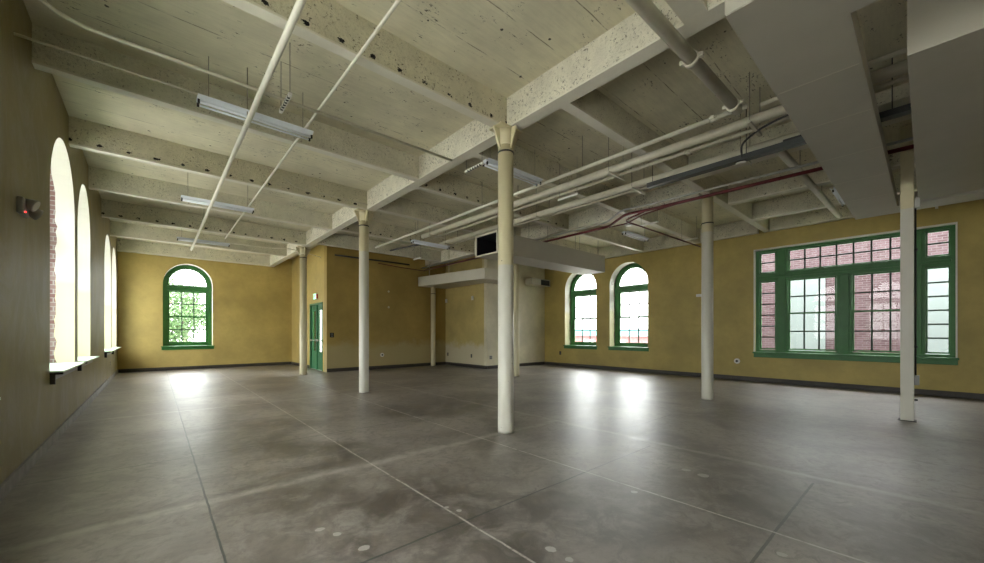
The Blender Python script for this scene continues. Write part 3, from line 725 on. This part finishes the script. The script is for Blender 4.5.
# cable tray with cable and black box
t = thing('cable_tray', (7.05, 1., 4.28), 'blue grey cable tray hanging right of the thick pipes', 'cable tray')
b = B()
b.box((6.96, .14, 4.24), (7.10, 3.5, 4.255)); b.box((6.96, .14, 4.255), (6.972, 3.5, 4.32)); b.box((7.088, -4.8, 4.255), (7.10, 3.5, 4.32)); b.obj('channel', M['tray'], t)
for y in (3.42, 1.9, .3):
    b = B(); b.tube([(7.03, y, 4.25), (7.03, y, ZC)], .006, 6); b.obj('rod', M['metal_dark'], t)
t = thing('black_cable', (6.9, 1.6, 4.4), 'black cable looping from the soffit down to the grey tray', 'cable')
b = B(); b.tube(bend([(6.20, 1.0, 4.35), (6.22, 1.28, 4.35), (6.36, 1.60, 4.345), (6.62, 1.86, 4.33), (6.92, 1.93, 4.27)], .25, 8), .014, 8); b.obj('cable_run', M['black'], t)
t = thing('control_box', (7.15, 1.3, 4.32), 'small black box with white marks on the cable tray by the soffit', 'box')
b = B(); b.box((6.98, 1.12, 4.262), (7.08, 1.42, 4.36), .008); b.obj('casing', M['black'], t)
for k in range(4):
    b = B(); b.box((6.9785, 1.25+k*.035, 4.29), (6.98, 1.272+k*.035, 4.325)); b.obj('white_mark', M['plate'], t)
t = thing('sensor_pad', (7.5, 1.97, 4.25), 'small white oval sensor under the cable tray', 'sensor')
b = B(); b.sphere((7.05, 1.98, 4.225), .055, (1, 1.4, .3)); b.obj('casing', M['plate'], t)

# ------------------------------------------------------------------ strip lights
def strip(x0, x1, y, z, label, first=None):
    if first: return dup(first, ((x0+x1)/2, y, z), label)
    t = thing('strip_light', ((x0+x1)/2, y, z), label, 'light', 'unlit fluorescent strip lights')
    b = B(); cy = y
    b.box((x0, cy-.045, z), (x1, cy+.045, z+.055), .004)
    for s in (-1, 1):
        b.bm.faces.new([b.bm.verts.new(p) for p in ((x0, cy+s*.045, z+.01), (x1, cy+s*.045, z+.01), (x1, cy+s*.105, z+.05), (x0, cy+s*.105, z+.05))])
        b.bm.faces.new([b.bm.verts.new(p) for p in ((x0, cy+s*.045, z+.014), (x1, cy+s*.045, z+.014), (x1, cy+s*.105, z+.054), (x0, cy+s*.105, z+.054))])
    b.obj('housing', M['lamp_metal'], t)
    for s in (-1, 1):
        b = B(); b.tube([(x0+.03, cy+s*.05, z-.022), (x1-.03, cy+s*.05, z-.022)], .014, 10); tb = b.obj('tube', M['tube'], t)
        b = B()
        for x in (x0+.015, x1-.015): b.box((x-.012, cy+s*.05-.014, z-.042), (x+.012, cy+s*.05+.014, z+.01), .003)
        b.obj('lamp_holder', M['black'], t)
    for x in (x0+.12, x1-.12):
        b = B(); b.tube([(x, cy, z+.05), (x, cy, ZC)], .005, 6); b.obj('hanger_wire', M['wire'], t)
    return t
l0 = strip(.40, 1.76, 6.08, 4.42, 'nearest and largest strip light in the left bay')
strip(.42, 1.80, 10.72, 4.42, 'middle strip light of the left bay', first=l0)
strip(.5, 1.9, 15.4, 4.42, 'farthest strip light of the left bay by the far arched window', first=l0)
l1 = strip(4.25, 5.64, 5.02, 4.42, 'strip light hanging just behind the nearest column')
strip(5.9, 7.3, 10.45, 4.30, 'strip light at the far end of the thick pipes', first=l0)
strip(10.2, 11.6, 5.83, 4.40, 'strip light near the right wall left of the middle round column', first=l0)
strip(10.2, 11.6, 1.21, 4.37, 'strip light beside the soffit edge above the big window', first=l0)
l0.location.z = 4.42

# ------------------------------------------------------------------ small wall things
def plate_on(name, mp, u, z, w, h, m, label, cat, detail=None, group=None):
    t = thing(name, mp(u, z, 0), label, cat, group)
    b = B(); mbox(b, mp, u-w/2, u+w/2, z-h/2, z+h/2, -.012, 0, bev=.003); b.obj('cover_plate', M[m], t)
    b = B()
    for dz in (-h*.22, h*.22): mbox(b, mp, u-w*.16, u+w*.16, z+dz-h*.10, z+dz+h*.10, -.015, -.012)
    b.obj('socket', M['black' if m != 'black' else 'plate_grey'], t)
    return t
recess = lambda u, z, w: (u, YS + w, z)
blkw = lambda u, z, w: (10.42 + w, u, z)
blks = lambda u, z, w: (u, 12.15 + w, z)
plate_on('wall_outlet', blkw, 15.0, .50, .09, .15, 'black', 'dark outlet low on the block wall next to its column', 'outlet')
plate_on('wall_outlet', blkw, 13.2, .50, .09, .15, 'black', 'dark outlet low on the block wall nearer its corner', 'outlet')
plate_on('wall_outlet', blks, 10.62, .47, .15, .15, 'plate_grey', 'square grey outlet just right of the block corner', 'outlet')
plate_on('wall_outlet', right, 11.2, .58, .10, .16, 'black', 'dark outlet on the right wall between block and arched windows', 'outlet')
plate_on('wall_outlet', left, 17.0, .55, .08, .13, 'plate_grey', 'small outlet low on the left wall below the far windows', 'outlet')
plate_on('wall_switch', recess, 5.14, 1.42, .15, .18, 'black', 'black switch plate on the recessed yellow wall near the green door', 'switch')
for (mp, u, z, lab) in ((right, 4.05, .60, 'round white outlet plate below the left end of the big window'), (recess, 7.2, .58, 'round white outlet plate on the recessed yellow wall')):
    t = thing('round_outlet', mp(u, z, 0), lab, 'outlet')
    b = B(); b.tube([mp(u, z, 0), mp(u, z, -.02)], .085, 20); b.obj('cover_plate', M['plate'], t)
    b = B(); b.tube([mp(u, z, -.02), mp(u, z, -.045)], .035, 14); b.obj('socket', M['metal_dark'], t)
for (u, z, lab) in ((15.1, 3.02, 'small white alarm strobe on the block wall next to its column'), (13.1, 3.02, 'small white alarm strobe on the block wall nearer its corner')):
    t = thing('alarm_strobe', blkw(u, z, 0), lab, 'alarm', 'alarm strobes on the block')
    b = B(); mbox(b, blkw, u-.06, u+.06, z-.09, z+.09, -.05, 0, bev=.012); b.obj('casing', M['plate'], t)
    b = B(); b.sphere(blkw(u, z+.03, -.05), .03); b.obj('lens', M['tube'], t)
for (z, lab) in ((3.27, 'upper of two small round covers on the recessed yellow wall'), (2.60, 'lower of two small round covers on the recessed yellow wall')):
    t = thing('round_cover', recess(7.5, z, 0), lab, 'cover'); b = B(); b.tube([recess(7.5, z, 0), recess(7.5, z, -.04)], [.045, .03], 14); b.obj('body', M['wall_cream'], t)
t = thing('pull_station', right(5.05, 2.78, 0), 'small pale horn fixture on the right wall beside the round column', 'fixture')
b = B(); mbox(b, right, 4.98, 5.26, 2.74, 2.83, -.10, 0, bev=.01); b.obj('casing', M['plate'], t)
b = B(); mbox(b, right, 4.86, 4.98, 2.70, 2.86, -.14, 0, bev=.02); b.obj('horn', M['plate'], t)
t = thing('wall_conduit', right(5.5, 1.76, 0), 'thin conduit running low across the right wall behind the round column', 'conduit')
b = B(); b.tube([right(6.6, 1.74, -.012), right(5.0, 1.74, -.012)], .008, 6); b.obj('conduit_run', M['wall_right'], t)

# emergency light on the left wall
def emergency():
    y, z = 6.2, 2.80
    t = thing('emergency_light', left(y, z, 0), 'grey twin-head emergency light with red dot on the left wall', 'emergency light')
    b = B(); mbox(b, left, y-.12, y+.13, z-.08, z+.09, -.05, 0, bev=.012); b.obj('casing', M['plate_grey'], t)
    for s, zz in ((.0, .05), (.13, -.01)):
        p = Vector(left(y+s, z+zz, -.075)); d = Vector((.75, -.1 if s == 0 else .45, -.35)).normalized()
        b = B(); b.tube([p-d*.04, p+d*.01, p+d*.045], [.035, .058, .065], 20); h = b.obj('lamp_head', M['plate_grey'], t)
        b = B(); b.tube([p+d*.045, p+d*.048], .055, 20); b.obj('lens', M['conduit'], h)
    b = B(); b.sphere(left(y-.07, z-.055, -.052), .010); b.obj('indicator', M['led_red'], t)
emergency()

# exit sign over the green door
def exit_sign():
    y, z = 16.45, 2.98
    t = thing('exit_sign', (XS, y, z), 'small green glowing exit sign above the green door', 'exit sign')
    b = B(); mbox(b, stub, y-.17, y+.17, z-.12, z+.12, -.07, 0, bev=.01); b.obj('casing', M['plate'], t)
    b = B(); mbox(b, stub, y-.15, y+.15, z-.10, z+.10, -.074, -.07); b.obj('face', M['exit_face'], t)
    cu = bpy.data.curves.new('lettering', 'FONT'); cu.body = 'EXIT'; cu.size = .15; cu.align_x = 'CENTER'; cu.align_y = 'CENTER'; cu.extrude = .002
    cu.materials.append(M['exit_red']); tmp = bpy.data.objects.new('lettering_outline', cu); C.objects.link(tmp)
    bpy.context.view_layer.update(); me = bpy.data.meshes.new_from_object(tmp.evaluated_get(bpy.context.evaluated_depsgraph_get()))
    bpy.data.objects.remove(tmp); o = bpy.data.objects.new('lettering', me); C.objects.link(o)
    o.parent = t; o.location = (-.077, 0, 0); o.rotation_euler = (PI/2, 0, -PI/2)
    b = B(); mbox(b, stub, y-.21, y-.17, z-.09, z+.09, -.06, -.01, bev=.004); b.obj('red_end', M['exit_red'], t)
exit_sign()
t = thing('smoke_detector', (9.45, 5.25, 4.36), 'round white smoke detector hanging under the red pipe jog', 'smoke detector')
b = B(); b.tube([(9.45, 5.25, 4.34), (9.45, 5.25, 4.36), (9.45, 5.25, 4.39)], [.07, .10, .10], 20); b.obj('casing', M['plate'], t)
b = B(); b.tube([(9.45, 5.25, 4.39), (9.45, 5.25, ZB)], .008, 6); b.obj('rod', M['wire'], t)
t = thing('wall_rail', (XR, -.75, 4.2), 'dark rail mounted above the right end of the big window', 'rail')
b = B(); b.box((13.86, -1.4, 4.50), (13.91, -.15, 4.56), .004); b.obj('bar', M['metal_dark'], t)
b = B(); b.box((13.82, -.16, 4.44), (13.91, -.11, 4.58), .004); b.obj('end_cap', M['plate'], t)

# ------------------------------------------------------------------ outside
GZ = -1.2
b = B(); b.box((-80, -60, GZ-.2), (90, 110, GZ)); structure(b.obj('ground', M['grass']))
t = thing('brick_building', (20, -1., GZ), 'old brick building with pale boarded panels outside the big window', 'building')
b = B(); b.box((18.0, -3.2, GZ), (26., 4.9, 4.75)); b.obj('wall', M['brick_ext'], t)
for (y0, y1) in ((2.42, 3.62), (-1.5, .08)):
    b = B(); b.box((17.93, y0, GZ+.9), (18.0, y1, 3.75), .01); b.obj('boarded_window', M['pale_panel'], t)
b = B(); b.box((17.92, -3.3, 4.75), (26.1, 5.0, 4.87)); b.obj('coping', M['brick_ext'], t)
t = thing('low_building', (42, 22., GZ), 'low building with pinkish red wall and teal roof outside the arched windows', 'building')
b = B(); b.box((40, 8, GZ), (50, 44, 1.15)); b.obj('wall', M['red_wall'], t)
b = B(); b.box((39.5, 7.6, 1.15), (50.5, 44.4, 1.95), .03); b.obj('roof', M['teal_roof'], t)
b = B()
for k in range(8): b.box((39.97, 10+k*4.2, -.4), (40.0, 11.4+k*4.2, .7))
b.obj('window', M['plate'], t)

def tree(x, y, h, r, label):
    t = thing('leafy_tree', (x, y, GZ), label, 'tree', 'trees outside the far window')
    b = B(); b.tube([(x, y, GZ), (x+.1, y, GZ+h*.35), (x-.1, y+.1, GZ+h*.7)], [.22, .16, .07], 10)
    for k in range(5):
        a = k*1.3; b.tube([(x, y, GZ+h*(.35+.06*k)), (x+math.cos(a)*r*.6, y+math.sin(a)*r*.6, GZ+h*(.6+.05*k))], [.08, .03], 6)
    b.obj('trunk', M['bark'], t)
    b = B(); cl = [(random.uniform(-1, 1)*r*.6, random.uniform(-1, 1)*r*.6, h*random.uniform(.26, .92)) for _ in range(24)]
    for k in range(4200):
        c = random.choice(cl); d = Vector((random.gauss(0, 1), random.gauss(0, 1), random.gauss(0, 1))).normalized()*r*.42*random.random()**.4
        p = Vector((x+c[0], y+c[1], GZ+c[2]))+d; u = Vector((random.gauss(0, 1), random.gauss(0, 1), random.gauss(0, 1))).normalized()*.11; w = u.cross(Vector((random.gauss(0, 1), random.gauss(0, 1), 1))).normalized()*.07
        b.quad([p-u, p-w, p+u, p+w])
    b.obj('foliage', M['leaf'], t)
tree(.2, 33, 6.0, 2.4, 'leafy tree seen at the left through the far arched window')
tree(5.4, 36, 5.2, 2.2, 'leafy tree seen at the right through the far arched window')
tree(2.0, 44, 7.5, 2.6, 'taller leafy tree behind the others beyond the far wall')
tree(14.5, 34, 5.5, 2.2, 'leafy tree outside beyond the green door')

# ------------------------------------------------------------------ light: overcast sky through the windows
W = bpy.data.worlds.new('overcast'); bpy.context.scene.world = W; W.use_nodes = True
nt = W.node_tree; bg = nt.nodes['Background']
tc = nt.nodes.new('ShaderNodeTexCoord'); sx = nt.nodes.new('ShaderNodeSeparateXYZ'); nt.links.new(tc.outputs['Generated'], sx.inputs[0])
cr = nt.nodes.new('ShaderNodeValToRGB'); nt.links.new(sx.outputs[2], cr.inputs[0])
cr.color_ramp.elements[0].position = 0.0; cr.color_ramp.elements[0].color = (.30, .305, .30, 1)      # overcast sky: darker at the horizon, brightest overhead
cr.color_ramp.elements[1].position = 1.0; cr.color_ramp.elements[1].color = (1, 1, 1, 1)
el = cr.color_ramp.elements.new(.5); el.color = (.76, .775, .77, 1)
nt.links.new(cr.outputs[0], bg.inputs[0]); bg.inputs[1].default_value = 8.0

def portal(mp, o_, T=.62):
    a, c, s, zs, rz, _ = o_
    l = bpy.data.lights.new('daylight_portal', 'AREA'); l.shape = 'RECTANGLE'; l.size = c-a; l.size_y = zs+rz-s
    l.cycles.is_portal = True
    o = bpy.data.objects.new('daylight_portal', l); C.objects.link(o)
    p = Vector(mp((a+c)/2, (s+zs+rz)/2, T)); q = Vector(mp((a+c)/2, (s+zs+rz)/2, 0)); o.location = p
    o.rotation_euler = (q-p).to_track_quat('-Z', 'Z').to_euler()
    o['kind'] = 'helper'
for o_ in LWo: portal(left, o_)
for o_ in RWa + RWb: portal(right, o_)
for o_ in FWo: portal(far, o_)
for o_ in BWo: portal(back, o_)
portal(stub, (DOOR[0], DOOR[1], 0, DOOR[3], 0, 0), .17)

# ------------------------------------------------------------------ camera
cam = bpy.data.cameras.new('camera'); co = bpy.data.objects.new('camera', cam); C.objects.link(co)
cam.sensor_fit = 'HORIZONTAL'; cam.sensor_width = 36.0; cam.lens = 36.0*383.6/984
cam.shift_y = 51.5/984; cam.clip_start = .05; cam.clip_end = 300
co.location = (0, 0, 1.5); co.rotation_euler = (PI/2, 0, -math.atan(337.5/383.6))
sc = bpy.context.scene; sc.camera = co
sc.view_settings.view_transform = 'Standard'; sc.view_settings.look = 'None'; sc.view_settings.gamma = 1
sc.view_settings.exposure = 1.75
sc.cycles.max_bounces = 14; sc.cycles.diffuse_bounces = 8; sc.cycles.glossy_bounces = 4; sc.cycles.transparent_max_bounces = 16
sc.cycles.use_denoising = True
sc.cycles.sample_clamp_indirect = 6.0
sc.cycles.caustics_reflective = False; sc.cycles.caustics_refractive = False
